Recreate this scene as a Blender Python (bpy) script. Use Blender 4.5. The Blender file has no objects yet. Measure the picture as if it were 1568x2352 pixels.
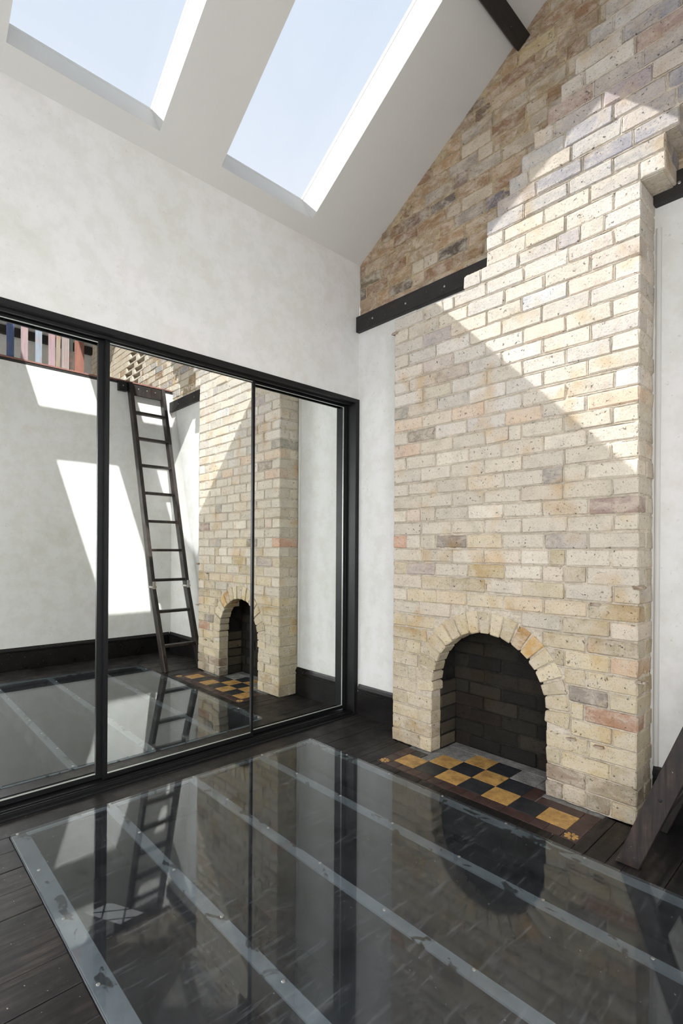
import bpy, bmesh, math, random
from mathutils import Vector, Matrix, noise

random.seed(7)
scene = bpy.context.scene
COL = scene.collection

# ------------------------------------------------------------------ camera
PXF, SHIFT = 1179.79, 83.4                     # focal length and rise, in pixels of the 1568x2352 frame
YAW, ROLL = math.radians(46.773), math.radians(0.369)
CAM = Vector((2.8408, -2.8499, 1.2885))
cam_data = bpy.data.cameras.new('camera')
cam = bpy.data.objects.new('camera', cam_data)
COL.objects.link(cam)
fw = Vector((-math.sin(YAW), math.cos(YAW), 0))
r0 = Vector((math.cos(YAW), math.sin(YAW), 0))
u0 = Vector((0, 0, 1))
rt = r0 * math.cos(ROLL) + u0 * math.sin(ROLL)
up = -r0 * math.sin(ROLL) + u0 * math.cos(ROLL)
cam.matrix_world = Matrix(((rt.x, up.x, -fw.x, CAM.x), (rt.y, up.y, -fw.y, CAM.y), (rt.z, up.z, -fw.z, CAM.z), (0, 0, 0, 1)))
cam_data.sensor_fit = 'VERTICAL'
cam_data.sensor_height = 36.0
cam_data.lens = PXF / 2352 * 36
cam_data.shift_y = SHIFT / 2352
cam_data.clip_start = 0.02
scene.camera = cam

# ------------------------------------------------------------------ sky, sun, added fill light, exposure
world = bpy.data.worlds.new('sky')
scene.world = world
world.use_nodes = True
wn, wl = world.node_tree.nodes, world.node_tree.links
wn.clear()
w_out = wn.new('ShaderNodeOutputWorld'); w_bg = wn.new('ShaderNodeBackground')
w_tc = wn.new('ShaderNodeTexCoord'); w_sep = wn.new('ShaderNodeSeparateXYZ'); w_rm = wn.new('ShaderNodeValToRGB')
w_rm.color_ramp.elements[0].position = 0.52; w_rm.color_ramp.elements[0].color = (0.89, 0.92, 0.99, 1)
w_rm.color_ramp.elements[1].position = 0.92; w_rm.color_ramp.elements[1].color = (0.64, 0.77, 0.92, 1)
wl.new(w_tc.outputs['Generated'], w_sep.inputs[0]); wl.new(w_sep.outputs['Z'], w_rm.inputs[0])
wl.new(w_rm.outputs[0], w_bg.inputs['Color']); wl.new(w_bg.outputs[0], w_out.inputs[0])
w_bg.inputs['Strength'].default_value = 1.0

sun_data = bpy.data.lights.new('sun', 'SUN')
sun_data.energy = 8.6
sun_data.angle = math.radians(0.53)
sun_data.color = (1.0, 0.985, 0.965)
sun = bpy.data.objects.new('sun', sun_data)
sun.rotation_euler = Vector((1.0, 0.51, -1.025)).to_track_quat('-Z', 'Y').to_euler()
sun.location = (-4, -3, 8)
COL.objects.link(sun)

def area(name, loc, direction, sx, sy, watts, color):
    d = bpy.data.lights.new(name, 'AREA'); d.shape = 'RECTANGLE'; d.size = sx; d.size_y = sy
    d.energy = watts; d.color = color
    o = bpy.data.objects.new(name, d); o.location = loc
    o.rotation_euler = Vector(direction).to_track_quat('-Z', 'Z').to_euler()
    COL.objects.link(o)
    return o
area('fill_rear', (1.55, -4.98, 1.6), (0.6, 1, -0.4), 2.6, 2.4, 73, (0.99, 0.985, 0.985))  # added fill lamp behind the viewer, lifts the whole room
area('fill_side', (3.31, -2.78, 1.6), (-1, 0.6, -0.3), 1.35, 2.0, 97, (0.99, 0.985, 0.985))  # added fill lamp beside the viewer, brightens left wall and chimney flank
area('fill_loft', (5.2, -4.98, 3.95), (0.8, 0.8, 0), 1.3, 0.9, 110, (0.99, 0.985, 0.985))  # lamp added to brighten the otherwise dark loft

vs = scene.view_settings
vs.view_transform = 'Standard'; vs.look = 'None'; vs.exposure = 0.0; vs.gamma = 1.0; vs.use_curve_mapping = False
cy = scene.cycles
cy.use_denoising = True; cy.use_light_tree = False
cy.max_bounces = 8; cy.diffuse_bounces = 4; cy.glossy_bounces = 4; cy.transmission_bounces = 4; cy.transparent_max_bounces = 12
cy.use_adaptive_sampling = True; cy.adaptive_threshold = 0.07; cy.adaptive_min_samples = 16
cy.sample_clamp_indirect = 6.0
cy.blur_glossy = 0.3

# ------------------------------------------------------------------ dimensions (metres), fitted to the photograph
CRS = 0.086            # brick course
MOD = 0.2307           # brick length with joint
CH_D = 0.2126          # chimney breast projection
CH_L, CH_R = 0.548, 2.047
WALL_H = 3.4986        # left wall height at the eaves
SLOPE = 0.625
RW = 3.15              # right wall
RIDGE = 4.0
FAR = 6.2
LOFT = 3.22
YF = -4.8              # wall behind the camera
CEIL_N = Vector((-SLOPE, 0, 1)).normalized()
CEIL_T = 0.212
MIR_X = -0.09
BEAM_B, BEAM_T = 2.965, 3.084
GL = (0.185, 2.62, -2.355, -0.625)     # glass floor x0 x1 y0 y1

def roof(x):
    return WALL_H + SLOPE * (x if x <= RIDGE else 2 * RIDGE - x)

# ------------------------------------------------------------------ node helpers
def srgb(r, g, b):
    f = lambda c: (c / 255) / 12.92 if c / 255 <= 0.04045 else ((c / 255 + 0.055) / 1.055) ** 2.4
    return (f(r), f(g), f(b), 1)

class Mat:
    def __init__(self, name, rough=0.8, metallic=0.0, spec=0.5):
        self.m = bpy.data.materials.new(name); self.m.use_nodes = True
        self.t = self.m.node_tree; self.n = self.t.nodes; self.l = self.t.links
        self.b = self.n['Principled BSDF']
        self.b.inputs['Roughness'].default_value = rough
        self.b.inputs['Metallic'].default_value = metallic
        self.b.inputs['Specular IOR Level'].default_value = spec
        self.pos = None
    def new(self, t, **kw):
        n = self.n.new(t)
        for k, v in kw.items(): setattr(n, k, v)
        return n
    def link(self, a, b): self.l.new(a, b)
    def position(self, scale=(1, 1, 1)):
        if self.pos is None: self.pos = self.new('ShaderNodeNewGeometry').outputs['Position']
        if scale == (1, 1, 1): return self.pos
        m = self.new('ShaderNodeVectorMath', operation='MULTIPLY'); m.inputs[1].default_value = scale
        self.link(self.pos, m.inputs[0]); return m.outputs[0]
    def noise(self, scale, detail=4, rough=0.55, vec=(1, 1, 1), distortion=0):
        n = self.new('ShaderNodeTexNoise')
        n.inputs['Scale'].default_value = scale; n.inputs['Detail'].default_value = detail
        n.inputs['Roughness'].default_value = rough; n.inputs['Distortion'].default_value = distortion
        self.link(self.position(vec), n.inputs['Vector']); return n.outputs['Fac']
    def ramp(self, fac, stops, interp='LINEAR'):
        n = self.new('ShaderNodeValToRGB'); r = n.color_ramp; r.interpolation = interp
        while len(r.elements) < len(stops): r.elements.new(0.5)
        for e, (p, c) in zip(r.elements, stops):
            e.position = p; e.color = c if not isinstance(c, (int, float)) else (c, c, c, 1)
        self.link(fac, n.inputs[0]); return n.outputs[0]
    def mix(self, fac, a, b, mode='MIX'):
        n = self.new('ShaderNodeMix', data_type='RGBA', blend_type=mode)
        for s, v in (('Factor', fac), ('A', a), ('B', b)):
            i = [k for k in n.inputs if k.name == s and k.enabled][0] if s != 'Factor' else n.inputs[0]
            if isinstance(v, (int, float)): i.default_value = v if s == 'Factor' else (v, v, v, 1)
            elif isinstance(v, tuple): i.default_value = v
            else: self.link(v, i)
        return [o for o in n.outputs if o.enabled][0]
    def bump(self, height, strength, dist=0.01, base=None):
        n = self.new('ShaderNodeBump'); n.inputs['Strength'].default_value = strength; n.inputs['Distance'].default_value = dist
        self.link(height, n.inputs['Height'])
        if base is not None: self.link(base, n.inputs['Normal'])
        self.link(n.outputs[0], self.b.inputs['Normal']); return n.outputs[0]
    def schlick(self, f0, ex=5.0):
        g = self.new('ShaderNodeNewGeometry')
        d = self.new('ShaderNodeVectorMath', operation='DOT_PRODUCT'); self.link(g.outputs['Normal'], d.inputs[0]); self.link(g.outputs['Incoming'], d.inputs[1])
        def m(op, a, b=None):
            n = self.new('ShaderNodeMath', operation=op)
            for i, v in enumerate((a, b)):
                if v is None: continue
                if isinstance(v, (int, float)): n.inputs[i].default_value = v
                else: self.link(v, n.inputs[i])
            return n.outputs[0]
        p = m('POWER', m('SUBTRACT', 1.0, m('ABSOLUTE', d.outputs['Value'])), ex)
        return m('ADD', m('MULTIPLY', p, 1 - f0), f0)
    def color(self, c):
        if isinstance(c, tuple): self.b.inputs['Base Color'].default_value = c
        else: self.link(c, self.b.inputs['Base Color'])
    def rough(self, v): self.link(v, self.b.inputs['Roughness'])

def make_plaster(name, tint=(1, 1, 1)):
    k = Mat(name, 0.85, spec=0.25)
    c = k.ramp(k.noise(1.7, 5, 0.6), [(0.28, srgb(214, 213, 206)), (0.45, srgb(222, 221, 217)), (0.6, srgb(225, 223, 221)), (0.75, srgb(221, 215, 210))])
    c2 = k.ramp(k.noise(7, 6, 0.7), [(0.42, srgb(206, 203, 184)), (0.56, srgb(255, 255, 255))])
    c = k.mix(0.17, c, c2, 'MULTIPLY')
    sp = k.ramp(k.noise(42, 3, 0.6), [(0.27, 0.62), (0.34, 1.0)])
    c = k.mix(0.42, c, sp, 'MULTIPLY')
    k.color(c)
    n1 = k.bump(k.noise(5, 5, 0.6), 0.10, 0.02)
    k.bump(k.noise(45, 4, 0.7), 0.14, 0.004, n1)
    return k.m
def make_brick(name, sooty=False):
    k = Mat(name, 0.92, spec=0.2)
    oi = k.new('ShaderNodeObjectInfo')
    mot = k.ramp(k.noise(9, 4, 0.7), [(0.25, 0.78), (0.5, 1.0), (0.78, 1.07)])
    c = k.mix(1.0, oi.outputs['Color'], mot, 'MULTIPLY')
    wash = k.ramp(k.noise(7.5, 5, 0.72, (1, 1, 1.8), 0.4), [(0.44, 0.0), (0.60, 0.72)])
    if not sooty: c = k.mix(wash, c, k.mix(0.78, c, srgb(214, 202, 185)))
    warm = k.ramp(k.noise(4.4, 2, 0.6), [(0.55, 0.0), (0.75, 1.0)])
    c = k.mix(warm, c, k.mix(1.0, c, srgb(240, 220, 190), 'MULTIPLY'))
    grit = k.ramp(k.noise(120, 2, 0.75), [(0.30, 0.45), (0.44, 1.0)])
    c = k.mix(0.6, c, grit, 'MULTIPLY')
    pits = k.ramp(k.noise(55, 3, 0.65), [(0.295, 0.16), (0.36, 1.0)])
    c = k.mix(0.85, c, pits, 'MULTIPLY')
    k.color(c)
    h = k.noise(30, 6, 0.78)
    n1 = k.bump(h, 0.9, 0.009)
    k.bump(pits, 0.7, 0.005, n1)
    return k.m
def make_mortar(name, a, b):
    k = Mat(name, 0.95, spec=0.15)
    c = k.ramp(k.noise(14, 6, 0.7), [(0.3, b), (0.62, a)])
    c = k.mix(0.6, c, k.ramp(k.noise(70, 4, 0.7), [(0.32, 0.5), (0.5, 1.0)]), 'MULTIPLY')
    k.color(c)
    k.bump(k.noise(60, 4, 0.75), 0.9, 0.006)
    return k.m
def make_wood(name, dark, lite, axis, rough=0.42, spec=0.5, worn=(0.45, 0.75)):
    k = Mat(name, rough, spec=spec)
    v = [9, 9, 9]; v[axis] = 0.6
    g = k.noise(5, 6, 0.7, tuple(v), 0.3)
    w = k.ramp(k.noise(2.2, 5, 0.7), [(worn[0], 0.0), (worn[1], 1.0)])
    c = k.mix(w, k.ramp(g, [(0.35, dark), (0.7, tuple(x * 1.7 for x in dark[:3]) + (1,))]), k.ramp(g, [(0.4, dark), (0.62, lite)]))
    dust = k.ramp(k.noise(75, 2, 0.5), [(0.735, 0.0), (0.76, 1.0)])
    c = k.mix(dust, c, srgb(150, 146, 140))
    k.color(c)
    k.rough(k.ramp(k.noise(6, 4, 0.6), [(0.3, rough - 0.08), (0.7, rough + 0.2)]))
    k.bump(g, 0.25, 0.003)
    return k.m
def make_plain(name, col, rough, metallic=0.0, spec=0.5, var=0.15, scale=20, bump=0.0):
    k = Mat(name, rough, metallic, spec)
    f = k.noise(scale, 4, 0.6)
    k.color(k.mix(1.0, col, k.ramp(f, [(0.3, 1 - var), (0.7, 1 + var)]), 'MULTIPLY'))
    if bump: k.bump(f, bump, 0.004)
    return k.m
def make_objcol(name, rough, axis=2):
    k = Mat(name, rough)
    oi = k.new('ShaderNodeObjectInfo')
    v = [30, 30, 30]; v[axis] = 1.5
    g = k.ramp(k.noise(2, 5, 0.7, tuple(v)), [(0.3, 0.7), (0.7, 1.2)])
    c = k.mix(1.0, oi.outputs['Color'], g, 'MULTIPLY')
    rust = k.ramp(k.noise(5, 4, 0.6), [(0.52, 0.0), (0.68, 0.4)])
    c = k.mix(rust, c, srgb(150, 96, 78))
    k.color(c); k.bump(g, 0.2, 0.003)
    return k.m
def make_tile(name, a, b, crack=0.6):
    k = Mat(name, 0.42)
    c = k.ramp(k.noise(16, 6, 0.7), [(0.3, b), (0.6, a)])
    v = k.new('ShaderNodeTexVoronoi', feature='DISTANCE_TO_EDGE'); v.inputs['Scale'].default_value = 14
    nz = k.new('ShaderNodeTexNoise'); nz.inputs['Scale'].default_value = 20; k.link(k.position(), nz.inputs['Vector'])
    ad = k.new('ShaderNodeVectorMath', operation='MULTIPLY_ADD'); ad.inputs[1].default_value = (0.08, 0.08, 0.0)
    k.link(nz.outputs['Color'], ad.inputs[0]); k.link(k.position(), ad.inputs[2]); k.link(ad.outputs[0], v.inputs['Vector'])
    cr = k.ramp(v.outputs['Distance'], [(0.0, 0.25), (0.03, 1.0)])
    pres = k.ramp(k.noise(5, 3, 0.5), [(0.5, 0.0), (0.6, crack)])
    c = k.mix(pres, c, k.mix(1.0, c, cr, 'MULTIPLY'))
    k.color(c); k.rough(k.ramp(k.noise(12, 4, 0.6), [(0.3, 0.3), (0.7, 0.62)]))
    k.bump(k.noise(40, 4, 0.6), 0.12, 0.003)
    return k.m
def make_mirror(name):
    k = Mat(name, 0.0, 1.0)
    k.color(k.ramp(k.noise(2, 2), [(0.3, (0.915, 0.935, 0.91, 1)), (0.7, (0.925, 0.945, 0.92, 1))]))
    return k.m
def make_sheet(name):
    k = Mat(name)
    out = k.n['Material Output']; k.n.remove(k.b)
    tr = k.new('ShaderNodeBsdfTransparent'); tr.inputs['Color'].default_value = (0.86, 0.89, 0.90, 1)
    df = k.new('ShaderNodeBsdfDiffuse')
    scr = k.noise(60, 2, 0.5, (1, 0.1, 1))
    hz = k.ramp(k.noise(3.5, 6, 0.7), [(0.3, 0.015), (0.7, 0.055)])
    hz2 = k.mix(1.0, hz, k.ramp(scr, [(0.60, 0.0), (0.72, 0.10)]), 'ADD')
    df.inputs['Color'].default_value = srgb(150, 154, 160)
    m1 = k.new('ShaderNodeMixShader'); k.link(hz2, m1.inputs[0]); k.link(tr.outputs[0], m1.inputs[1]); k.link(df.outputs[0], m1.inputs[2])
    gl = k.new('ShaderNodeBsdfGlossy'); gl.inputs['Roughness'].default_value = 0.05
    k.link(k.ramp(k.noise(4, 5, 0.7), [(0.3, 0.012), (0.75, 0.055)]), gl.inputs['Roughness'])
    m2 = k.new('ShaderNodeMixShader'); k.link(k.schlick(0.045, 4.2), m2.inputs[0]); k.link(m1.outputs[0], m2.inputs[1]); k.link(gl.outputs[0], m2.inputs[2])
    k.link(m2.outputs[0], out.inputs['Surface'])
    return k.m
def make_pane(name):
    k = Mat(name)
    out = k.n['Material Output']; k.n.remove(k.b)
    tr = k.new('ShaderNodeBsdfTransparent')
    k.link(k.ramp(k.noise(1.5, 2), [(0.3, (0.96, 0.98, 1, 1)), (0.7, (0.985, 0.99, 1, 1))]), tr.inputs['Color'])
    gl = k.new('ShaderNodeBsdfGlossy'); gl.inputs['Roughness'].default_value = 0.0
    m = k.new('ShaderNodeMixShader'); k.link(k.schlick(0.01), m.inputs[0]); k.link(tr.outputs[0], m.inputs[1]); k.link(gl.outputs[0], m.inputs[2])
    k.link(m.outputs[0], out.inputs['Surface'])
    return k.m
def make_joist(name):
    k = Mat(name, 0.7)
    c = k.ramp(k.noise(6, 5, 0.6), [(0.3, srgb(100, 104, 108)), (0.7, srgb(132, 136, 140))])
    sm = k.ramp(k.noise(8, 3, 0.55, (1, 1.6, 1), 0.6), [(0.585, 0.0), (0.625, 1.0)])
    c = k.mix(sm, c, srgb(40, 42, 42))
    k.color(c)
    return k.m

M = dict(
    plaster=make_plaster('lime plaster'),
    white=make_plain('white painted board', srgb(205, 203, 198), 0.7, var=0.015, scale=3),
    brick=make_brick('brick'),
    mortar=make_mortar('lime mortar', srgb(212, 201, 184), srgb(184, 171, 152)),
    mortar_y=make_mortar('yellow mortar', srgb(188, 170, 140), srgb(138, 120, 98)),
    sootbrick=make_brick('sooty brick', True),
    soot=make_mortar('sooty render', srgb(50, 47, 42), srgb(24, 23, 21)),
    beam=make_wood('black stained beam', srgb(30, 27, 25), srgb(52, 44, 38), 0, 0.5),
    beam_y=make_wood('black stained purlin', srgb(30, 27, 25), srgb(48, 42, 36), 1, 0.5),
    skirting=make_wood('black gloss skirting', srgb(17, 15, 15), srgb(32, 28, 25), 0, 0.32, spec=0.35),
    board=make_wood('worn black floorboard', srgb(21, 19, 19), srgb(82, 72, 66), 1, 0.40, spec=0.3, worn=(0.44, 0.82)),
    ladder=make_wood('dark ladder timber', srgb(27, 22, 20), srgb(88, 70, 60), 2, 0.45, worn=(0.42, 0.74)),
    metal=make_plain('black aluminium', srgb(19, 19, 20), 0.45, 0.0, spec=0.35, var=0.2, scale=6),
    steel=make_plain('dull steel', srgb(176, 176, 172), 0.35, 0.9, var=0.2, scale=60),
    edge=make_plain('ground mirror edge', srgb(196, 200, 192), 0.3, 0.4, var=0.05),
    mirror=make_mirror('silvered mirror'),
    sheet=make_sheet('scuffed glazing sheet'),
    pane=make_pane('skylight glass'),
    joist=make_joist('grey bearing strip'),
    gold=make_tile('ochre tile', srgb(198, 156, 92), srgb(132, 98, 56)),
    black=make_tile('black tile', srgb(36, 38, 42), srgb(54, 54, 56), 0.9),
    brown=make_tile('brown border tile', srgb(74, 54, 50), srgb(52, 40, 38), 0.3),
    cement=make_mortar('grey cement', srgb(148, 146, 142), srgb(96, 94, 92)),
    slat=make_objcol('weathered slat', 0.6),
    dark=make_plain('dark lower room', srgb(66, 66, 68), 0.9, var=0.1, scale=2),
)

# ------------------------------------------------------------------ object helpers
def mesh_from(name, bm, smooth=False):
    me = bpy.data.meshes.new(name)
    bmesh.ops.recalc_face_normals(bm, faces=bm.faces)
    bm.to_mesh(me); bm.free()
    if smooth:
        for p in me.polygons: p.use_smooth = True
    return me
def obj(name, me, mat=None, parent=None, loc=None):
    if isinstance(me, bmesh.types.BMesh): me = mesh_from(name, me)
    if mat is not None and not me.materials: me.materials.append(M[mat] if isinstance(mat, str) else mat)
    o = bpy.data.objects.new(name, me); COL.objects.link(o)
    if loc is not None: o.location = loc
    if parent is not None: o.parent = parent
    return o
def empty(name, loc=(0, 0, 0)):
    o = bpy.data.objects.new(name, None); COL.objects.link(o); o.location = loc; o.empty_display_size = 0.1
    return o
def tag(o, label, cat, group=None, kind=None):
    if label: o['label'] = label
    if cat: o['category'] = cat
    if group: o['group'] = group
    if kind: o['kind'] = kind
    return o
def box(bm, x0, x1, y0, y1, z0, z1):
    v = [bm.verts.new((x, y, z)) for x in (x0, x1) for y in (y0, y1) for z in (z0, z1)]
    for f in ((0, 1, 3, 2), (4, 6, 7, 5), (0, 4, 5, 1), (2, 3, 7, 6), (0, 2, 6, 4), (1, 5, 7, 3)):
        bm.faces.new([v[i] for i in f])
    return v
def boxes(*bs, bevel=0.0):
    bm = bmesh.new()
    for b in bs: box(bm, *b)
    if bevel: bmesh.ops.bevel(bm, geom=bm.edges[:], offset=bevel, segments=1, affect='EDGES')
    return bm
def hexa(bm, pts):
    v = [bm.verts.new(p) for p in pts]
    for f in ((0, 1, 3, 2), (4, 6, 7, 5), (0, 4, 5, 1), (2, 3, 7, 6), (0, 2, 6, 4), (1, 5, 7, 3)):
        bm.faces.new([v[i] for i in f])
def disc(bm, c, r, h, axis, n=10):
    """short capped cylinder; axis is the outward direction"""
    a = Vector(axis).normalized(); s = a.orthogonal().normalized(); t = a.cross(s)
    lo, hi = [], []
    for i in range(n):
        q = 2 * math.pi * i / n
        p = Vector(c) + (s * math.cos(q) + t * math.sin(q)) * r
        lo.append(bm.verts.new(p)); hi.append(bm.verts.new(p + a * h * 0.6))
    hi2 = [bm.verts.new(Vector(c) + (v.co - Vector(c) - a * h * 0.6) * 0.7 + a * h) for v in hi]
    for A, B in ((lo, hi), (hi, hi2)):
        for i in range(n): bm.faces.new((A[i], A[(i + 1) % n], B[(i + 1) % n], B[i]))
    bm.faces.new(hi2); bm.faces.new(lo[::-1])

# ------------------------------------------------------------------ room shell
def struct(name, me, mat, label, cat, parent=None):
    o = obj(name, me, mat, parent)
    if parent is None: tag(o, label, cat, kind='structure')
    return o

# left wall with the recess of the mirrored wardrobe
OP = (-2.93, -0.035, 2.44)      # opening y0, y1, top
bm = boxes((-0.13, 0, YF, 0.0, OP[2], WALL_H + 0.02), (-0.13, 0, YF, OP[0], -0.02, OP[2]), (-0.13, 0, OP[1], 0.0, -0.02, OP[2]))
wall_left = struct('wall_left', bm, 'plaster', 'mottled white plaster wall above the mirrored sliding doors', 'wall')
bm = boxes((-0.30, -0.27, YF, 0.05, -0.02, OP[2] + 0.2), (-0.30, -0.13, YF, 0.05, OP[2], OP[2] + 0.2))
obj('recess_lining', bm, 'metal', wall_left)  # unseen dark closet back, added to keep light from leaking in

# right wall and loft
SW = (-3.5, -2.05, 0.5, 2.7)       # side opening added for fill light, out of view
bm = boxes((RW, RW + 0.12, SW[1], 0.0, -0.02, LOFT - 0.03), (RW, RW + 0.12, YF, SW[0], -0.02, LOFT - 0.03),
           (RW, RW + 0.12, SW[0], SW[1], -0.02, SW[2]), (RW, RW + 0.12, SW[0], SW[1], SW[3], LOFT - 0.03))
wall_right = struct('wall_right', bm, 'plaster', 'white plaster wall under the loft, seen in the mirror with sun patches', 'wall')
bm = boxes((RW, FAR + 0.1, YF, 0.0, LOFT - 0.03, LOFT))
loft_floor = struct('loft_floor', bm, 'beam_y', 'loft floor behind the slatted balustrade seen in mirror', 'loft floor')
bm = boxes((FAR, FAR + 0.12, YF, 0.2, LOFT - 0.1, roof(FAR) + 0.05))
struct('wall_far', bm, 'plaster', 'white plaster wall at the back of the loft behind the slats', 'wall')
bm = boxes((RW + 0.12, FAR + 0.1, -0.02, 0.2, -0.02, LOFT - 0.03))
struct('wall_under_loft', bm, 'plaster', 'plaster wall closing the space under the loft', 'wall')

# wall behind the camera, with two openings added for fill light
bm = boxes((-0.13, 0.15, YF - 0.15, YF, -0.02, 3.45), (2.95, FAR + 0.12, YF - 0.15, YF, -0.02, 3.45),
           (0.15, 2.95, YF - 0.15, YF, -0.02, 0.25), (0.15, 2.95, YF - 0.15, YF, 2.85, 3.45))
def prism_y(bm, pts, y0, y1):
    k = len(pts); v = [bm.verts.new((x, y, z)) for y in (y0, y1) for x, z in pts]
    bm.faces.new(v[:k]); bm.faces.new(v[k:][::-1])
    for i in range(k): bm.faces.new((v[i], v[(i + 1) % k], v[k + (i + 1) % k], v[k + i]))
prism_y(bm, [(-0.13, 3.45), (4.5, 3.45), (4.5, roof(4.5) + 0.12), (RIDGE, roof(RIDGE) + 0.12), (-0.13, roof(-0.13) + 0.12)], YF - 0.15, YF)
prism_y(bm, [(4.5, 4.4), (5.9, 4.4), (5.9, roof(5.9) + 0.12), (4.5, roof(4.5) + 0.12)], YF - 0.15, YF)
prism_y(bm, [(5.9, 3.45), (FAR + 0.12, 3.45), (FAR + 0.12, roof(FAR) + 0.1), (5.9, roof(5.9) + 0.12)], YF - 0.15, YF)
struct('wall_front', bm, 'plaster', 'plaster gable wall behind the viewer, its window openings added for fill light', 'wall')

# frames and panes of three added windows, out of view, for the fill lamps
def added_casement(name, axis, at, a0, a1, z0, z1, label):
    bm = bmesh.new(); pn = bmesh.new(); m = (a0 + a1) / 2; f = 0.05
    def b3(b, u0, u1, w0, w1, d0, d1):
        if axis == 'x': box(b, at + d0, at + d1, u0, u1, w0, w1)
        else: box(b, u0, u1, at + d0, at + d1, w0, w1)
    for u0, u1, w0, w1 in ((a0, a0 + f, z0, z1), (a1 - f, a1, z0, z1), (m - f / 2, m + f / 2, z0 + f, z1 - f), (a0 + f, a1 - f, z0, z0 + f), (a0 + f, a1 - f, z1 - f, z1)):
        b3(bm, u0, u1, w0, w1, 0.03, 0.08)
    w = struct(name, bm, 'metal', label, 'window')
    b3(pn, a0 + f, m - f / 2, z0 + f, z1 - f, 0.05, 0.056); obj('pane', pn, 'pane', w)
    pn = bmesh.new(); b3(pn, m + f / 2, a1 - f, z0 + f, z1 - f, 0.05, 0.056); obj('pane', pn, 'pane', w)
added_casement('window_8', 'x', RW, SW[0], SW[1], SW[2], SW[3], 'added fill-light window in the right wall beside the viewer, out of view')
added_casement('window_10', 'y', YF - 0.12, 4.5, 5.9, 3.45, 4.4, 'small window added to light the loft, behind the viewer, out of view')
added_casement('window_9', 'y', YF - 0.12, 0.15, 2.95, 0.25, 2.85, 'wide window added for fill light behind the viewer, out of view')

# ceiling slab with four skylight openings
def cp(x, y, h):
    return Vector((x, y, WALL_H + SLOPE * x)) + CEIL_N * h
LOWX, UPX = (0.104, 1.185), (1.482, 3.70)
SKY = [(-2.375, -1.66), (-1.283, -0.575)]
def slab(bm, x0, x1, y0, y1, h0=0.0, h1=CEIL_T):
    hexa(bm, [cp(x, y, h) for x in (x0, x1) for y in (y0, y1) for h in (h0, h1)])
bm = bmesh.new()
for x0, x1 in ((-0.35, LOWX[0]), (LOWX[1], UPX[0]), (UPX[1], RIDGE + 0.02)): slab(bm, x0, x1, YF - 0.15, 0.25)
for x0, x1 in (LOWX, UPX):
    for y0, y1 in ((YF - 0.15, SKY[0][0]), (SKY[0][1], SKY[1][0]), (SKY[1][1], 0.25)): slab(bm, x0, x1, y0, y1)
def cpr(x, y, h):
    q = cp(2 * RIDGE - x, y, h); return Vector((2 * RIDGE - q.x, q.y, q.z))
hexa(bm, [cpr(x, y, h) for x in (RIDGE, FAR + 0.3) for y in (YF - 0.15, 0.25) for h in (0, CEIL_T)])
struct('ceiling', bm, 'white', 'smooth white sloping ceiling with deep skylight openings', 'ceiling')
n = 0
for (x0, x1), nm in ((LOWX, 'lower'), (UPX, 'upper')):
    for i, (y0, y1) in enumerate(SKY):
        n += 1
        bm = bmesh.new(); e = 0.014
        for a in ((x0 - 0.04, x0 + 0.001, y0 - 0.05, y1 + 0.05), (x1 - 0.001, x1 + 0.04, y0 - 0.05, y1 + 0.05), (x0, x1, y0 - 0.05, y0 + 0.001), (x0, x1, y1 - 0.001, y1 + 0.05)):
            slab(bm, *a, CEIL_T + 0.001, CEIL_T + 0.03)
        w = struct('window_%d' % n, bm, 'white', ['skylight beside the left edge of the picture', 'skylight nearer the brick wall', 'upper skylight out of view beyond the purlin, away from the bricks', 'upper skylight out of view beyond the purlin, by the bricks'][n - 1], 'skylight')
        bm = bmesh.new(); slab(bm, x0 - 0.03, x1 + 0.03, y0 - 0.03, y1 + 0.03, CEIL_T + 0.032, CEIL_T + 0.038)
        obj('pane', bm, 'pane', w)

# purlins
def purlin(x, w, h, label, right=False):
    f = cpr if right else cp
    bm = bmesh.new()
    hexa(bm, [f(x + a, y, c) for a in (-w / 2, w / 2) for y in (YF, -0.004) for c in (-h, -0.001)])
    return tag(obj('roof_purlin', bm, 'beam_y'), label, 'beam')
purlin(1.325, 0.075, 0.06, 'dark stained roof purlin running under the ceiling to the brick gable')
tag(obj('wall_plate', boxes((FAR - 0.07, FAR - 0.001, YF + 0.01, -0.01, roof(FAR) - 0.11, roof(FAR) + 0.01)), 'beam_y'), 'dark timber plate at the back of the loft, glimpsed behind the slats in the mirror', 'beam')

# ------------------------------------------------------------------ bricks
def brick_mesh(seed, L, D, H, c=0.0055, jit=0.003):
    rnd = random.Random(seed)
    bm = bmesh.new(); box(bm, -L / 2, L / 2, -D / 2, D / 2, -H / 2, H / 2)
    bmesh.ops.bevel(bm, geom=bm.edges[:], offset=c * rnd.uniform(0.8, 1.5), segments=1, affect='EDGES')
    # slow warp of the whole block plus a chip at some arrises
    ph = rnd.uniform(0, 50)
    for v in bm.verts:
        q = v.co * 14 + Vector((ph, 0, 0))
        v.co.z += noise.noise(q) * 0.004 + rnd.uniform(-jit, jit) * 0.6
        v.co.x += noise.noise(q + Vector((9, 9, 9))) * 0.003 + rnd.uniform(-jit, jit)
        v.co.y += rnd.uniform(-jit, jit) * 0.5
    return mesh_from('brick', bm, smooth=False)
BR_FULL = [brick_mesh(i, 0.2215, 0.102, 0.0790) for i in range(14)]
BR_HALF = [brick_mesh(100 + i, 0.1065, 0.205, 0.0790) for i in range(10)]
for me in BR_FULL + BR_HALF: me.materials.append(M['brick'])

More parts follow.
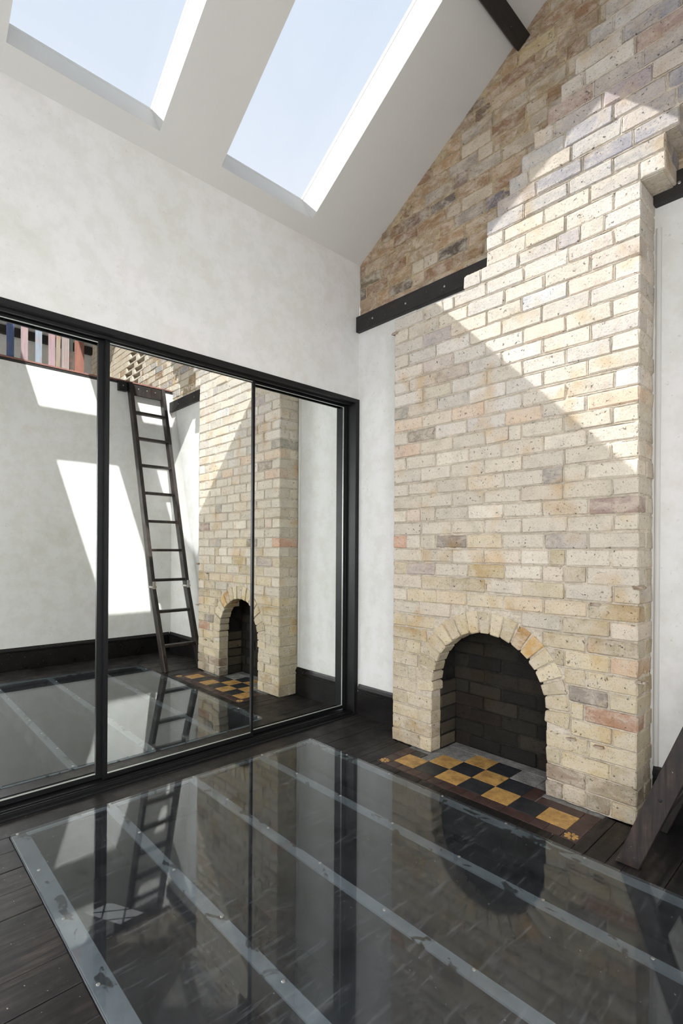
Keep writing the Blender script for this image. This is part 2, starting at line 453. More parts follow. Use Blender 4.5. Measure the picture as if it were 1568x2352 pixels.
rng = random.Random(11)
def pick(pal, r=rng):
    c = r.choice(pal); k = r.uniform(0.93, 1.05)
    return srgb(min(255, c[0] * k), min(255, c[1] * k), min(255, c[2] * k))
CREAM = [(214, 203, 186), (211, 200, 183), (216, 206, 190), (209, 199, 182), (212, 201, 182), (210, 198, 179), (215, 205, 188), (206, 195, 178), (212, 198, 180)]
YELLOW = [(202, 187, 157), (198, 183, 154), (205, 191, 163), (200, 186, 159), (194, 179, 150), (203, 187, 154), (192, 177, 151)]
WHITE = [(213, 204, 192), (210, 202, 191), (217, 209, 199), (207, 199, 188), (214, 202, 189), (211, 201, 186)]
GREY = [(186, 181, 177), (178, 173, 172), (172, 167, 167), (188, 183, 176), (192, 187, 181), (166, 162, 165), (184, 174, 167)]
TAN = [(174, 148, 118), (168, 140, 110), (160, 133, 106), (178, 156, 130), (152, 122, 96), (166, 145, 124), (182, 160, 134)]
DUN = [(190, 176, 154), (184, 170, 150), (178, 166, 150), (194, 180, 160), (170, 158, 144)]

def ray_px(px, py):
    d = fw + rt * ((px - 784) / PXF) - up * ((py - 1176 - SHIFT) / PXF)
    return d
def on_y(px, py, y):
    d = ray_px(px, py); t = (y - CAM.y) / d.y; q = CAM + d * t
    return q.x, q.z
# bricks of the chimney breast whose own colour stands out: place in the photograph -> colour
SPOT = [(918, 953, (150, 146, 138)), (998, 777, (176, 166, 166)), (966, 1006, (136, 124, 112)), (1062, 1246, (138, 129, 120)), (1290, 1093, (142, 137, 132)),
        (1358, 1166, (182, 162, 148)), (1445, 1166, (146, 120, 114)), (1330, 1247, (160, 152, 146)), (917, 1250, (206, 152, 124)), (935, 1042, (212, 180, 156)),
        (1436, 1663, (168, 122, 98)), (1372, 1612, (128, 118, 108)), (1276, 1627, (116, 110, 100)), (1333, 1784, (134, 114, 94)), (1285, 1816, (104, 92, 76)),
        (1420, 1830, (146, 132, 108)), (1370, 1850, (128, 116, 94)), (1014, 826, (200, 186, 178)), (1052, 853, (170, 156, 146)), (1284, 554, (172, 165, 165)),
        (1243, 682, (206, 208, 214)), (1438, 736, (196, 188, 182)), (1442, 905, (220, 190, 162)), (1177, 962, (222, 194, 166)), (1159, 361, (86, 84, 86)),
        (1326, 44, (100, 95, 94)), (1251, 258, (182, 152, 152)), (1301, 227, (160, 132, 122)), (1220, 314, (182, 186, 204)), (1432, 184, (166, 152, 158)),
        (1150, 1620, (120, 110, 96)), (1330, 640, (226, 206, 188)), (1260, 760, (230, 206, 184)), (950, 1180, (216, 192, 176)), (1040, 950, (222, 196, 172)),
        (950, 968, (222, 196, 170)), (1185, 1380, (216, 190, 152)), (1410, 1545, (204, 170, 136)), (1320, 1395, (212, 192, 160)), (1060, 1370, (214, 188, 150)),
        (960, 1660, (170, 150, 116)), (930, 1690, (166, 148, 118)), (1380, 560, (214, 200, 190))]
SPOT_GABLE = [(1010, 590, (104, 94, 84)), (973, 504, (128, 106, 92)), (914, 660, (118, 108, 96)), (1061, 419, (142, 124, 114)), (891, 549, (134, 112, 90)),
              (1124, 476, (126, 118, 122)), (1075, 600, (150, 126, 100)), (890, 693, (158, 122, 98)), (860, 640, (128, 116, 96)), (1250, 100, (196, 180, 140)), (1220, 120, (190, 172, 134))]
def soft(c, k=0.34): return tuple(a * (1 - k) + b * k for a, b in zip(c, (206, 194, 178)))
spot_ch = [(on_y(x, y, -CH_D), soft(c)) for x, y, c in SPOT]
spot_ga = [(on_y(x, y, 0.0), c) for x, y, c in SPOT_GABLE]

def lay(parent, pool, L, H, x0, x1, zc, yfront, depth, color, r=rng, turn=0.0):
    """one brick between x0 and x1 whose face stands at yfront"""
    full = (x1 - x0) > 0.15
    ref = 0.2215 if full else 0.1065
    o = bpy.data.objects.new('brick', r.choice(BR_FULL if full else BR_HALF)); COL.objects.link(o)
    o.parent = parent
    sx = (x1 - x0) / ref; dref = 0.102 if full else 0.205
    o.scale = (sx * r.choice((1, -1)), depth / dref, 1.0)
    o.location = ((x0 + x1) / 2, yfront + depth / 2, zc + r.uniform(-0.002, 0.002))
    o.rotation_euler = (0, r.uniform(-0.006, 0.006), r.uniform(-0.006, 0.006))
    o.color = color
    return o

# --- chimney breast
chimney = empty('chimney_breast', (0, 0, 0))
tag(chimney, 'tall exposed cream brick chimney breast with arched fireplace opening', 'chimney breast')
ARX, ARZ, AR_I, AR_O = 1.243, 0.435, 0.366, 0.492
JL, JR = 0.873, 1.610
NROW = 56
def ch_left(r):
    if r <= 32: return CH_L
    if r == 33: return 1.09
    if r <= 36: return 1.243
    return 1.31 + 0.072 * (r - 37)
def ch_right(r):
    if r <= 34: return CH_R
    if r <= 36: return 2.147
    return 2.2 + 0.066 * (r - 37)
def cuts(r):
    """spans of row r outside the fireplace opening"""
    l, q = ch_left(r), ch_right(r); z0, z1 = r * CRS, (r + 1) * CRS
    if z0 >= ARZ + AR_O - 0.015: return [(l, q)]
    zz = max(z0 + 0.02, ARZ)
    if z1 <= ARZ - 0.06: a, b = JL, JR
    else:
        hw = math.sqrt(max(0.0, AR_O ** 2 - (zz - ARZ) ** 2)) + 0.004
        a, b = ARX - hw, ARX + hw
    return [(l, a), (b, q)]
all_bricks = []
for r in range(NROW):
    zc = r * CRS + CRS / 2
    l, q = ch_left(r), ch_right(r)
    edges = [l]
    x = l + (MOD if r % 2 == 0 else MOD / 2)
    if r > 36: x = l + MOD * (0.5, 1.0)[r % 2]
    while x < q - 0.05: edges.append(x); x += MOD
    edges.append(q)
    if len(edges) > 2 and edges[-1] - edges[-2] < 0.06: edges.pop(-2)
    # irregular perpends and broken bats
    for i in range(1, len(edges) - 1): edges[i] += rng.uniform(-0.012, 0.012)
    if rng.random() < 0.3 and len(edges) > 5:
        i = rng.randrange(1, len(edges) - 2)
        edges.insert(i + 1, edges[i] + (edges[i + 1] - edges[i]) * rng.choice((0.5, 0.5, 0.66)))
    for i in range(len(edges) - 1):
        for a, b in cuts(r):
            x0, x1 = max(edges[i], a), min(edges[i + 1], b)
            if x1 - x0 < 0.035: continue
            g0 = 0.0 if x0 == l else 0.0036; g1 = 0.0 if x1 == q else 0.0036
            xm, hit = (x0 + x1) / 2, None
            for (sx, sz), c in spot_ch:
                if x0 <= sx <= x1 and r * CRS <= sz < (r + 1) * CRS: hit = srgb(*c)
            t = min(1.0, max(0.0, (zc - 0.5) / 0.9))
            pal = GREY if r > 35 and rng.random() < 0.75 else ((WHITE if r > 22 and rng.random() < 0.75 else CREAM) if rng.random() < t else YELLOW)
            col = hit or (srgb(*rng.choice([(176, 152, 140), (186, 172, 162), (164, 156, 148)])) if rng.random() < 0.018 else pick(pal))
            depth = 0.102
            if x1 - x0 < 0.15 and (x0 == l or x1 == q): depth = 0.205
            all_bricks.append((x0 + g0, x1 - g1, zc, -CH_D - rng.uniform(-0.002, 0.004), depth, col))
            # the second wythe shows on the flanks behind a stretcher
            if depth < 0.2 and r < 52:
                if x0 == l: all_bricks.append((l, l + 0.106, zc, -CH_D + 0.111, 0.098, pick(pal)))
                if x1 == q: all_bricks.append((q - 0.106, q, zc, -CH_D + 0.111, 0.098, pick(pal)))
all_bricks.sort(key=lambda b: b[2])
rest = bmesh.new()
for i, (x0, x1, zc, yf, dep, col) in enumerate(all_bricks):
    if i < 330: lay(chimney, None, 0, 0, x0, x1, zc, yf, dep, col)
    else: box(rest, x0, x1, yf, yf + dep, zc - 0.039, zc + 0.039)
o = obj('brickwork', rest, 'brick', chimney); o['kind'] = 'stuff'; o.color = srgb(196, 188, 180)

# voussoirs of the arch
def wedge(seed, ang):
    rnd = random.Random(seed); bm = bmesh.new()
    a = ang / 2
    pts = []
    for s in (-1, 1):
        for y in (0.0, 0.11):
            for R in (AR_I, AR_O):
                t = s * (a - 0.0045 / R)
                pts.append((R * math.sin(t), y, R * math.cos(t)))
    hexa(bm, pts)
    bmesh.ops.bevel(bm, geom=bm.edges[:], offset=0.006, segments=1, affect='EDGES')
    for v in bm.verts: v.co += Vector((rnd.uniform(-1, 1), rnd.uniform(-1, 1), rnd.uniform(-1, 1))) * 0.003
    me = mesh_from('arch_brick', bm); me.materials.append(M['brick']); return me
NV = 19
VA = math.radians(196) / NV
WED = [wedge(i, VA) for i in range(6)]
for i in range(NV):
    o = obj('arch_brick', WED[i % 6], None, chimney, (ARX, -CH_D - rng.uniform(-0.001, 0.006), ARZ))
    o.rotation_euler = (0, -math.radians(98) + VA * (i + 0.5), 0)
    o.color = pick(YELLOW) if i not in (12, 13) else srgb(*((176, 140, 92) if i == 12 else (204, 168, 100)))

# mortar: solid core plus an uneven face
bm = bmesh.new()
for r in range(NROW):
    z0, z1 = r * CRS, (r + 1) * CRS
    l, q = ch_left(r) + 0.012, ch_right(r) - 0.012
    if z0 < ARZ + AR_I + 0.02:
        hw = (JR - JL) / 2 + 0.012 if z1 < ARZ else math.sqrt(max(0, 0.425 ** 2 - max(0, z0 - ARZ) ** 2))
        c = (JL + JR) / 2
        for a, b in ((l, c - hw), (c + hw, q)): box(bm, a, b, -CH_D + 0.015, 0.0, z0, z1)
    else: box(bm, l, q, -CH_D + 0.015, 0.0, z0, z1)
obj('mortar_core', bm, 'mortar', chimney)
def inside(x, z):
    r = int(z / CRS)
    if not (ch_left(r) + 0.004 < x < ch_right(r) - 0.004): return False
    if z < ARZ: return not (JL - 0.004 < x < JR + 0.004)
    return (x - ARX) ** 2 + (z - ARZ) ** 2 > (AR_I + 0.012) ** 2
def rough_face(name, parent, mat, x0, x1, z0, z1, step, yface, keep, amp=0.010, flush=0.0018):
    nx, nz = int((x1 - x0) / step) + 1, int((z1 - z0) / step) + 1
    vid, verts, faces = {}, [], []
    def vert(i, j):
        if (i, j) not in vid:
            x, z = x0 + i * step, z0 + j * step
            q = Vector((x * 22, 3.1, z * 22)); q2 = Vector((x * 70, 9.0, z * 70))
            y = yface + flush + max(0.0, noise.noise(q) * 0.75 + noise.noise(q2) * 0.55 + 0.13) * amp * 1.5
            vid[(i, j)] = len(verts); verts.append((x, y, z))
        return vid[(i, j)]
    for i in range(nx - 1):
        for j in range(nz - 1):
            if keep(x0 + (i + .5) * step, z0 + (j + .5) * step):
                faces.append((vert(i, j), vert(i + 1, j), vert(i + 1, j + 1), vert(i, j + 1)))
    me = bpy.data.meshes.new(name); me.from_pydata(verts, [], faces); me.update()
    o = obj(name, me, mat, parent); return o
rough_face('mortar', chimney, 'mortar', CH_L, 3.3, 0.0, NROW * CRS - 0.01, 0.011, -CH_D, inside, amp=0.008, flush=0.006)
# pointing: ragged fillets of mortar left in the joints, with open cracks beside them
pv, pf = [], []
def fillet(pts):
    """pts: list of (x, z, dx, dz) centre line with half widths across it"""
    base = len(pv)
    for x, z, dx, dz in pts:
        q = Vector((x * 60, 1.7, z * 60))
        y = -CH_D + 0.0012 + abs(noise.noise(q)) * 0.004
        a = 0.55 + 0.75 * abs(noise.noise(q + Vector((4, 0, 0)))) * 1.6; b = 0.55 + 0.75 * abs(noise.noise(q + Vector((0, 8, 0)))) * 1.6
        pv.extend([(x - dx * a, y + 0.0022, z - dz * a), (x, y, z), (x + dx * b, y + 0.0022, z + dz * b)])
    for i in range(len(pts) - 1):
        k = base + 3 * i
        pf.append((k, k + 3, k + 4, k + 1)); pf.append((k + 1, k + 4, k + 5, k + 2))
for r in range(1, 50):
    z = r * CRS; run = []
    x = max(ch_left(r), ch_left(r - 1)) + 0.006; end = min(ch_right(r), ch_right(r - 1)) - 0.006
    while x < end:
        gap = noise.noise(Vector((x * 9, 40.0 + r * 3.3, 0))) > 0.30
        if gap or not inside(x, z) or not inside(x, z - 0.01):
            if len(run) > 2: fillet(run)
            run = []
        else: run.append((x, z + noise.noise(Vector((x * 12, r * 2.0, 0))) * 0.0018, 0.0, 0.0034))
        x += 0.012
    if len(run) > 2: fillet(run)
for (x0, x1, zc, yf, dep, col) in all_bricks:
    if yf < -CH_D + 0.02 and zc < 4.2 and rng.random() < 0.72 and inside(x0 - 0.004, zc):
        fillet([(x0 - 0.0045, zc + t * 0.009, 0.0032, 0.0) for t in range(-4, 5)])
me = bpy.data.meshes.new('pointing'); me.from_pydata(pv, [], pf); me.update()
obj('pointing', me, 'mortar', chimney)
def side_face(xface, sgn, keep_rows):
    verts, faces, vid = [], [], {}
    step = 0.012
    ny, nz = int(CH_D / step), int(keep_rows * CRS / step)
    for j in range(nz + 1):
        for i in range(ny + 1):
            y, z = -CH_D + 0.003 + i * (CH_D - 0.003) / ny, j * step
            d = (noise.noise(Vector((y * 40, 5, z * 40))) + 0.3) * 0.006 + 0.002
            verts.append((xface + sgn * -d, y, z))
    for j in range(nz):
        for i in range(ny):
            a = j * (ny + 1) + i; faces.append((a, a + 1, a + ny + 2, a + ny + 1))
    me = bpy.data.meshes.new('mortar'); me.from_pydata(verts, [], faces); me.update()
    obj('mortar', me, 'mortar', chimney)
side_face(CH_L, -1, 33); side_face(CH_R, 1, 35)

# small slates and spalls sticking out of the joints
for px, py in ((1365, 1388), (1465, 1350), (1310, 1697), (1470, 1568), (906, 766), (1373, 1715)):
    x, z = on_y(px, py, -CH_D - 0.008)
    bm = boxes((x - 0.022, x + 0.024, -CH_D - 0.014, -CH_D + 0.03, z - 0.006, z + 0.006), bevel=0.003)
    for v in bm.verts: v.co += Vector([rng.uniform(-0.004, 0.004) for _ in range(3)])
    o = obj('joint_slip', bm, 'brick', chimney); o.color = srgb(150, 128, 108)

# firebox
BK = 0.06
bm = boxes((JL - 0.05, JR + 0.05, BK + 0.005, BK + 0.1, -0.01, ARZ + 0.45), (JL - 0.08, JL - 0.02, -0.1, BK + 0.1, -0.01, ARZ + 0.45), (JR + 0.02, JR + 0.08, -0.1, BK + 0.1, -0.01, ARZ + 0.45),
           (JL - 0.08, JR + 0.08, -0.1, BK + 0.1, ARZ + 0.40, ARZ + 0.46),
           (JL - 0.021, JL - 0.003, -CH_D + 0.108, BK + 0.01, -0.01, ARZ), (JR + 0.003, JR + 0.021, -CH_D + 0.108, BK + 0.01, -0.01, ARZ))
obj('firebox_lining', bm, 'soot', chimney)
SOOT = [(46, 43, 38), (40, 37, 33), (52, 47, 41), (36, 34, 31), (44, 38, 34)]
def sooty(o):
    o.material_slots[0].link = 'OBJECT'; o.material_slots[0].material = M['sootbrick']
for r in range(10):
    zc = r * CRS + CRS / 2; x = JL - 0.02 + (0.0 if r % 2 else -0.11)
    while x < JR + 0.02:
        x0, x1 = max(x, JL - 0.02), min(x + MOD, JR + 0.02)
        if x1 - x0 > 0.05:
            o = lay(chimney, None, 0, 0, x0 + 0.005, x1 - 0.005, zc, BK + rng.uniform(-0.01, 0.006), 0.08, pick(SOOT)); o.name = 'firebox_brick'; sooty(o)
        x += MOD
for r in range(5):
    zc = r * CRS + CRS / 2
    for s, xx in ((-1, JL), (1, JR)):
        o = obj('firebox_brick', rng.choice(BR_HALF), None, chimney)
        o.scale = (0.095 / 0.1065, 0.155 / 0.205, 1)
        o.location = (xx + s * 0.047, -CH_D + 0.105 + 0.08, zc); o.color = pick([(100, 90, 76), (80, 73, 62), (64, 59, 52)]); sooty(o)

# --- gable wall: plaster below the beam, bare brick above
bm = boxes((-0.0, CH_L + 0.02, -0.008, 0.2, -0.02, BEAM_T - 0.02), (CH_R - 0.02, RW, -0.008, 0.2, -0.02, BEAM_T - 0.02), (CH_L, CH_R, BK + 0.12, 0.2, -0.02, BEAM_T - 0.02),
           (CH_L + 0.02, CH_R - 0.02, 0.001, 0.2, 0.92, BEAM_T - 0.02))
wall_back = struct('wall_back', bm, 'plaster', 'gable wall, white plaster below the beams and bare brick above', 'wall')
HC_Z0 = BEAM_T - 0.03 + CRS * 5
def honey(x, z):
    k = math.floor((z - HC_Z0) / CRS)
    if not 0 <= k <= 7: return False
    return 4.02 - 0.072 * (k - 6) - 0.17 < x < 4.40 - 0.072 * (k - 6) + 0.17
bm = bmesh.new()
v = [bm.verts.new((x, y, z)) for y in (0.10, 0.2) for x, z in ((0, BEAM_T - 0.03), (FAR, BEAM_T - 0.03), (FAR, roof(FAR) + 0.1), (RIDGE, roof(RIDGE) + 0.1), (0, roof(0) + 0.1))]
bm.faces.new([v[i] for i in range(5)]); bm.faces.new([v[i] for i in (9, 8, 7, 6, 5)])
for i in range(5): bm.faces.new((v[i], v[5 + i], v[5 + (i + 1) % 5], v[(i + 1) % 5]))
obj('brick_backing', bm, 'mortar_y', wall_back)
def gable_keep(x, z):
    if z > roof(x) + 0.03 or honey(x, z): return False
    r = int(z / CRS)
    return not (r < NROW and ch_left(r) + 0.05 < x < ch_right(r) - 0.05)
rough_face('mortar', wall_back, 'mortar_y', 0.0, 6.18, BEAM_T - 0.02, 5.3, 0.016, 0.0, gable_keep, amp=0.006, flush=0.0022)
gb = []
r = 0
z = BEAM_T - 0.03
while z < 5.9:
    zc = z + CRS / 2; rr = int(zc / CRS)
    x = -rng.choice((0, 0.5, 0.75, 0.25)) * MOD
    while x < FAR:
        L = MOD if rng.random() < 0.72 else MOD / 2
        L += rng.uniform(-0.012, 0.012)
        x0, x1 = max(0.0, x), min(FAR, x + L)
        x += L
        if x1 - x0 < 0.04: continue
        xm = (x0 + x1) / 2
        if zc > roof(xm) + 0.02: continue
        if rr < NROW and ch_left(rr) + 0.08 < x0 and x1 < ch_right(rr) - 0.08: continue
        if honey(x0 + 0.01, zc) and honey(x1 - 0.01, zc): continue
        if honey(x1 - 0.01, zc):
            while honey(x1, zc): x1 -= 0.005
        if honey(x0 + 0.01, zc):
            while honey(x0, zc): x0 += 0.005
        if x1 - x0 < 0.04: continue
        hit = None
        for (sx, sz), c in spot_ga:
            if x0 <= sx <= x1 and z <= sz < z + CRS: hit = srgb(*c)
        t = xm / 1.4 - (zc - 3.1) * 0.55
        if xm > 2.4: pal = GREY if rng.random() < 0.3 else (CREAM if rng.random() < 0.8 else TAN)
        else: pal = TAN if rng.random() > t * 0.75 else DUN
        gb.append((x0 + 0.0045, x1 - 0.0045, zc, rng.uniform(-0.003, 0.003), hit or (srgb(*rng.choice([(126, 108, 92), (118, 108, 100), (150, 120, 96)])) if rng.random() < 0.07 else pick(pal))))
    z += CRS
honey_bricks = []
for k in range(8):
    z0 = HC_Z0 + CRS * k; xs = -0.072 * (k - 6)
    for xc in (4.02 + xs, 4.40 + xs): honey_bricks.append((xc - 0.15, xc + 0.15, z0 + 0.012, 0.024))
    for xc, w in ((4.21 + xs, 0.10), (3.86 + xs, 0.06), (4.56 + xs, 0.06)): honey_bricks.append((xc - w / 2, xc + w / 2, z0 + 0.043, 0.078))
def gable_rank(b):
    x, zc = b[0], b[2]
    if x < 1.9 and zc < 4.6: return 0
    if x > 1.9 and zc < 4.35: return 1
    return 2
gb.sort(key=gable_rank)
rest = bmesh.new()
for i, (x0, x1, zc, yf, col) in enumerate(gb):
    if i < 292: lay(wall_back, None, 0, 0, x0, x1, zc, yf, 0.098, col)
    else: box(rest, x0, x1, yf, yf + 0.098, zc - 0.039, zc + 0.039)
o = obj('brickwork', rest, 'brick', wall_back); o['kind'] = 'stuff'; o.color = srgb(196, 182, 162)
for x0, x1, zc, h in honey_bricks:
    o = lay(wall_back, None, 0, 0, x0, x1, zc, 0.0, 0.095, pick(CREAM)); o.scale.z = h / 0.0775; o.name = 'vent_brick'

# timber beams across the gable
def beam(x0, x1, label, screws):
    e = empty('wall_timber', ((x0 + x1) / 2, 0, BEAM_B)); tag(e, label, 'beam')
    P = e.location
    bm = boxes((x0 - P.x, x1 - P.x, -0.045, -0.002, 0, BEAM_T - BEAM_B), bevel=0.004)
    obj('timber', bm, 'beam', e)
    for s in screws:
        bm = bmesh.new(); disc(bm, (s - P.x, -0.045, 0.055), 0.0075, 0.003, (0, -1, 0)); obj('screw', bm, 'steel', e)
beam(0.002, 1.235, 'black timber beam on the wall left of the chimney breast', [0.18, 0.5, 0.83])
beam(CH_R + 0.004, RW - 0.002, 'black timber beam on the wall right of the chimney breast', [2.16, 2.5, 2.9])

# baseboards with a moulded top
def baseboard(name, a, b, nrm, label):
    """profile swept from a to b (floor points), nrm = direction into the room"""
    prof = [(0.0, 0.0), (0.020, 0.0), (0.020, 0.175), (0.014, 0.180), (0.014, 0.190), (0.022, 0.196), (0.022, 0.208), (0.012, 0.224), (0.006, 0.236), (0.0, 0.236)]
    bm = bmesh.new(); N = Vector(nrm); rings = []
    for p in (a, b): rings.append([bm.verts.new(Vector((p[0], p[1], 0)) + N * d + Vector((0, 0, z))) for d, z in prof])
    k = len(prof)
    for i in range(k): bm.faces.new((rings[0][i], rings[0][(i + 1) % k], rings[1][(i + 1) % k], rings[1][i]))
    bm.faces.new(rings[0][::-1]); bm.faces.new(rings[1])
    return struct(name, bm, 'skirting', label, 'baseboard')
baseboard('baseboard_back_left', (0.03, -0.009), (CH_L - 0.002, -0.009), (0, -1, 0), 'black moulded baseboard between the mirror frame and the chimney breast')
baseboard('baseboard_back_right', (CH_R + 0.012, -0.009), (RW - 0.001, -0.009), (0, -1, 0), 'black moulded baseboard right of the chimney, behind the ladder')
baseboard('baseboard_right', (RW - 0.001, -0.032), (RW - 0.001, -3.2), (-1, 0, 0), 'black moulded baseboard along the right wall, seen in the mirror')

# white beads at both back corners of the chimney
for n, (x0, x1, z1, lab) in enumerate(((CH_R + 0.008, CH_R + 0.034, 2.86, 'white vertical bead on the right of the chimney breast'), (CH_L - 0.030, CH_L - 0.004, 2.95, 'white vertical bead on the left of the chimney, seen in mirror')), 1):
    bm = bmesh.new()
    ring = []
    for zz in (0.238, z1):
        ring.append([bm.verts.new(((x0 + x1) / 2 + math.cos(t) * (x1 - x0) / 2, -0.008 - math.sin(t) * 0.014, zz)) for t in [math.pi * i / 8 for i in range(9)]])
    for i in range(8): bm.faces.new((ring[0][i], ring[0][i + 1], ring[1][i + 1], ring[1][i]))
    bm.faces.new(ring[0]); bm.faces.new(ring[1][::-1]); bm.faces.new((ring[0][0], ring[1][0], ring[1][8], ring[0][8]))
    struct('trim_%d' % n, bm, 'white', lab, 'trim')

# ------------------------------------------------------------------ floor
HX0, HX1, HY = 0.712, 1.908, -0.548          # hearth rectangle in front of the chimney
bm = boxes((-0.13, GL[0] + 0.0, YF, 0.0, -0.20, -0.03), (GL[1], RW, YF, 0.0, -0.20, -0.03), (GL[0], GL[1], YF, GL[2], -0.20, -0.03), (GL[0], GL[1], GL[3], 0.2, -0.20, -0.03))
floor = struct('floor', bm, 'board', 'worn black timber floorboards around the glass panel', 'floor')
BW = 0.15
board_meshes = {}
def fboard(x0, x1, y0, y1):
    if x1 - x0 < 0.01 or y1 - y0 < 0.02: return
    dz = rng.uniform(-0.0012, 0.0012)
    bm = boxes((x0 + 0.0012, x1 - 0.0012, y0, y1, -0.028, 0.0 + dz), bevel=0.0015)
    obj('floorboard', bm, 'board', floor)
for (xa, xb, ya, yb) in ((0.0, GL[0] - 0.004, YF, -0.009), (GL[1] + 0.004, RW, YF, -0.009)):
    x = xa - (0.0 if xa else 0.115)
    while x < xb:
        fboard(max(x, xa), min(x + BW, xb), ya, yb); x += BW
x = 0.012
while x < GL[1]:
    x0, x1 = max(x, GL[0] - 0.004), min(x + BW, GL[1] + 0.004)
    if x1 > x0:
        fboard(x0, x1, YF, GL[2] - 0.004)
        # strip between the glass and the gable wall, cut around hearth and chimney
        segs = [(x0, x1)]
        for a, b in segs:
            cutx = sorted({a, b, *[c for c in (CH_L, HX0, HX1, CH_R) if a < c < b]})
            for c, d in zip(cutx, cutx[1:]):
                m = (c + d) / 2
                if HX0 < m < HX1: top = HY - 0.002
                elif CH_L < m < CH_R: top = -CH_D - 0.008
                else: top = -0.009
                fboard(c, d, GL[3] + 0.004, top)
    x += BW

# ------------------------------------------------------------------ glass floor panel
glass = empty('glass_walkway', ((GL[0] + GL[1]) / 2, (GL[2] + GL[3]) / 2, 0))
tag(glass, 'large scuffed glass floor panel screwed down over grey bearing strips', 'glass floor')
gx, gy = glass.location.x, glass.location.y
bm = boxes((GL[0] - gx, GL[1] - gx, GL[2] - gy, GL[3] - gy, 0.001, 0.011), bevel=0.002)
obj('sheet', bm, 'sheet', glass)
STRIP = (GL[3] - 0.012, -1.03, -1.485, -1.932, GL[2] + 0.012)
for k, y in enumerate(STRIP):
    w = 0.023
    y0, y1 = (y - w, y + w) if 0 < k < 4 else ((GL[3] - 0.045, GL[3] + 0.0) if k == 0 else (GL[2], GL[2] + 0.07))
    bm = boxes((GL[0] - gx, GL[1] - gx, y0 - gy, y1 - gy, -0.009, -0.001))
    obj('bearing_strip', bm, 'joist', glass)
    bm = boxes((GL[0] - gx, GL[1] - gx, y0 + 0.004 - gy, y1 - 0.004 - gy, -0.14, -0.0095))
    obj('joist', bm, 'beam', glass)
for a, b in ((GL[0], GL[0] + 0.02), (GL[1] - 0.05, GL[1])):
    for k in range(4):
        bm = boxes((a - gx, b - gx, STRIP[k + 1] + (0.024 if k < 3 else 0.06) - gy, STRIP[k] - (0.024 if k else 0.035) - gy, -0.009, -0.001))
        obj('bearing_strip', bm, 'joist', glass)
bm = bmesh.new(); disc(bm, (0, 0, 0), 0.006, 0.003, (0, 0, 1)); scr = mesh_from('screw', bm); scr.materials.append(M['steel'])
for k, y in enumerate(STRIP):
    for i in range(7):
        xx = GL[0] + 0.01 + 0.358 * i
        yy = y - 0.012 if k == 0 else y
        if i == 0: xx += 0.008
        obj('screw', scr, None, glass, (xx - gx, yy + rng.uniform(-0.006, 0.006) - gy + (0.012 if k == 4 else 0), 0.011))

# room below the glass, with leaded windows on its far side
LX, LZ = -3.25, -2.45
WIN = [(-1.46, -1.16, -1.90, -1.46)]
bm = boxes((LX - 0.1, RW, YF, 0.2, LZ - 0.1, LZ), (RW, RW + 0.1, YF, 0.2, LZ, -0.2), (LX - 0.1, RW, 0.2, 0.3, LZ, -0.2), (LX - 0.1, RW, YF - 0.1, YF, LZ, -0.2), (LX - 0.1, -0.05, YF, 0.2, -0.28, -0.2),
           (LX - 0.1, LX, YF, 0.2, LZ, -1.99), (LX - 0.1, LX, YF, 0.2, -1.28, -0.28))
ys = [YF] + sorted(v for w in WIN for v in w[:2]) + [0.2]
for a, b in zip(ys[::2], ys[1::2]): box(bm, LX - 0.1, LX, a, b, -1.99, -1.28)
lower = struct('room_below', bm, 'dark', 'dim room seen down through the glass floor', 'room')
for n_, (a, b, c, d) in enumerate(WIN, 5):      # one window
    bm = boxes((LX - 0.07, LX - 0.03, a, a + 0.02, -1.99, -1.28), (LX - 0.07, LX - 0.03, b - 0.02, b, -1.99, -1.28), (LX - 0.07, LX - 0.03, a, b, -1.99, c), (LX - 0.07, LX - 0.03, a, b, d, -1.28))
    w = struct('window_%d' % n_, bm, 'metal', 'small leaded window of the room below the glass floor', 'window')
    bm = bmesh.new()
    for s_ in (-1, 1):
        q = -1.2
        while q < 1.8:
            y0_, z0_ = a + q, c; y1_, z1_ = y0_ + s_ * (d - c), d
            pts = []
            for t in range(13):
                yy, zz = y0_ + (y1_ - y0_) * t / 12, z0_ + (z1_ - z0_) * t / 12
                if a <= yy <= b: pts.append((yy, zz))
            if len(pts) > 1:
                (ya, za), (yb, zb) = pts[0], pts[-1]
                hexa(bm, [(x, y, z) for x in (LX - 0.055, LX - 0.045) for y, z in ((ya, za - 0.008), (ya, za + 0.008), (yb, zb - 0.008), (yb, zb + 0.008))])
            q += 0.24
    obj('lattice', bm, 'metal', w)

# ------------------------------------------------------------------ hearth
hearth = empty('tiled_hearth', ((HX0 + HX1) / 2, (HY - CH_D) / 2, 0)); tag(hearth, 'chequered ochre and black tiled hearth in front of the fireplace', 'hearth')
hx, hy = hearth.location.x, hearth.location.y
bm = boxes((HX0 - hx, HX1 - hx, HY - hy, BK + 0.02 - hy, -0.03, -0.004)); obj('cement_bed', bm, 'cement', hearth)
T = 0.1495; TX0, TY0 = 0.787, -0.472
def tile(x0, x1, y0, y1, mat, name='tile'):
    g = 0.0012
    bm = boxes((x0 + g - hx, x1 - g - hx, y0 + g - hy, y1 - g - hy, -0.02, rng.uniform(0.0, 0.0015)), bevel=0.001)
    return obj(name, bm, mat, hearth)
for c in range(7):
    tile(TX0 + c * T, TX0 + (c + 1) * T, TY0, TY0 + T, 'gold' if c % 2 == 0 else 'black')
for c in range(1, 6):
    x0, x1 = TX0 + c * T, TX0 + (c + 1) * T
    if c == 5: x1 = JR - 0.005
    tile(x0, x1, TY0 + T, TY0 + 2 * T, 'brown' if c == 5 else 'gold' if c % 2 else 'black')
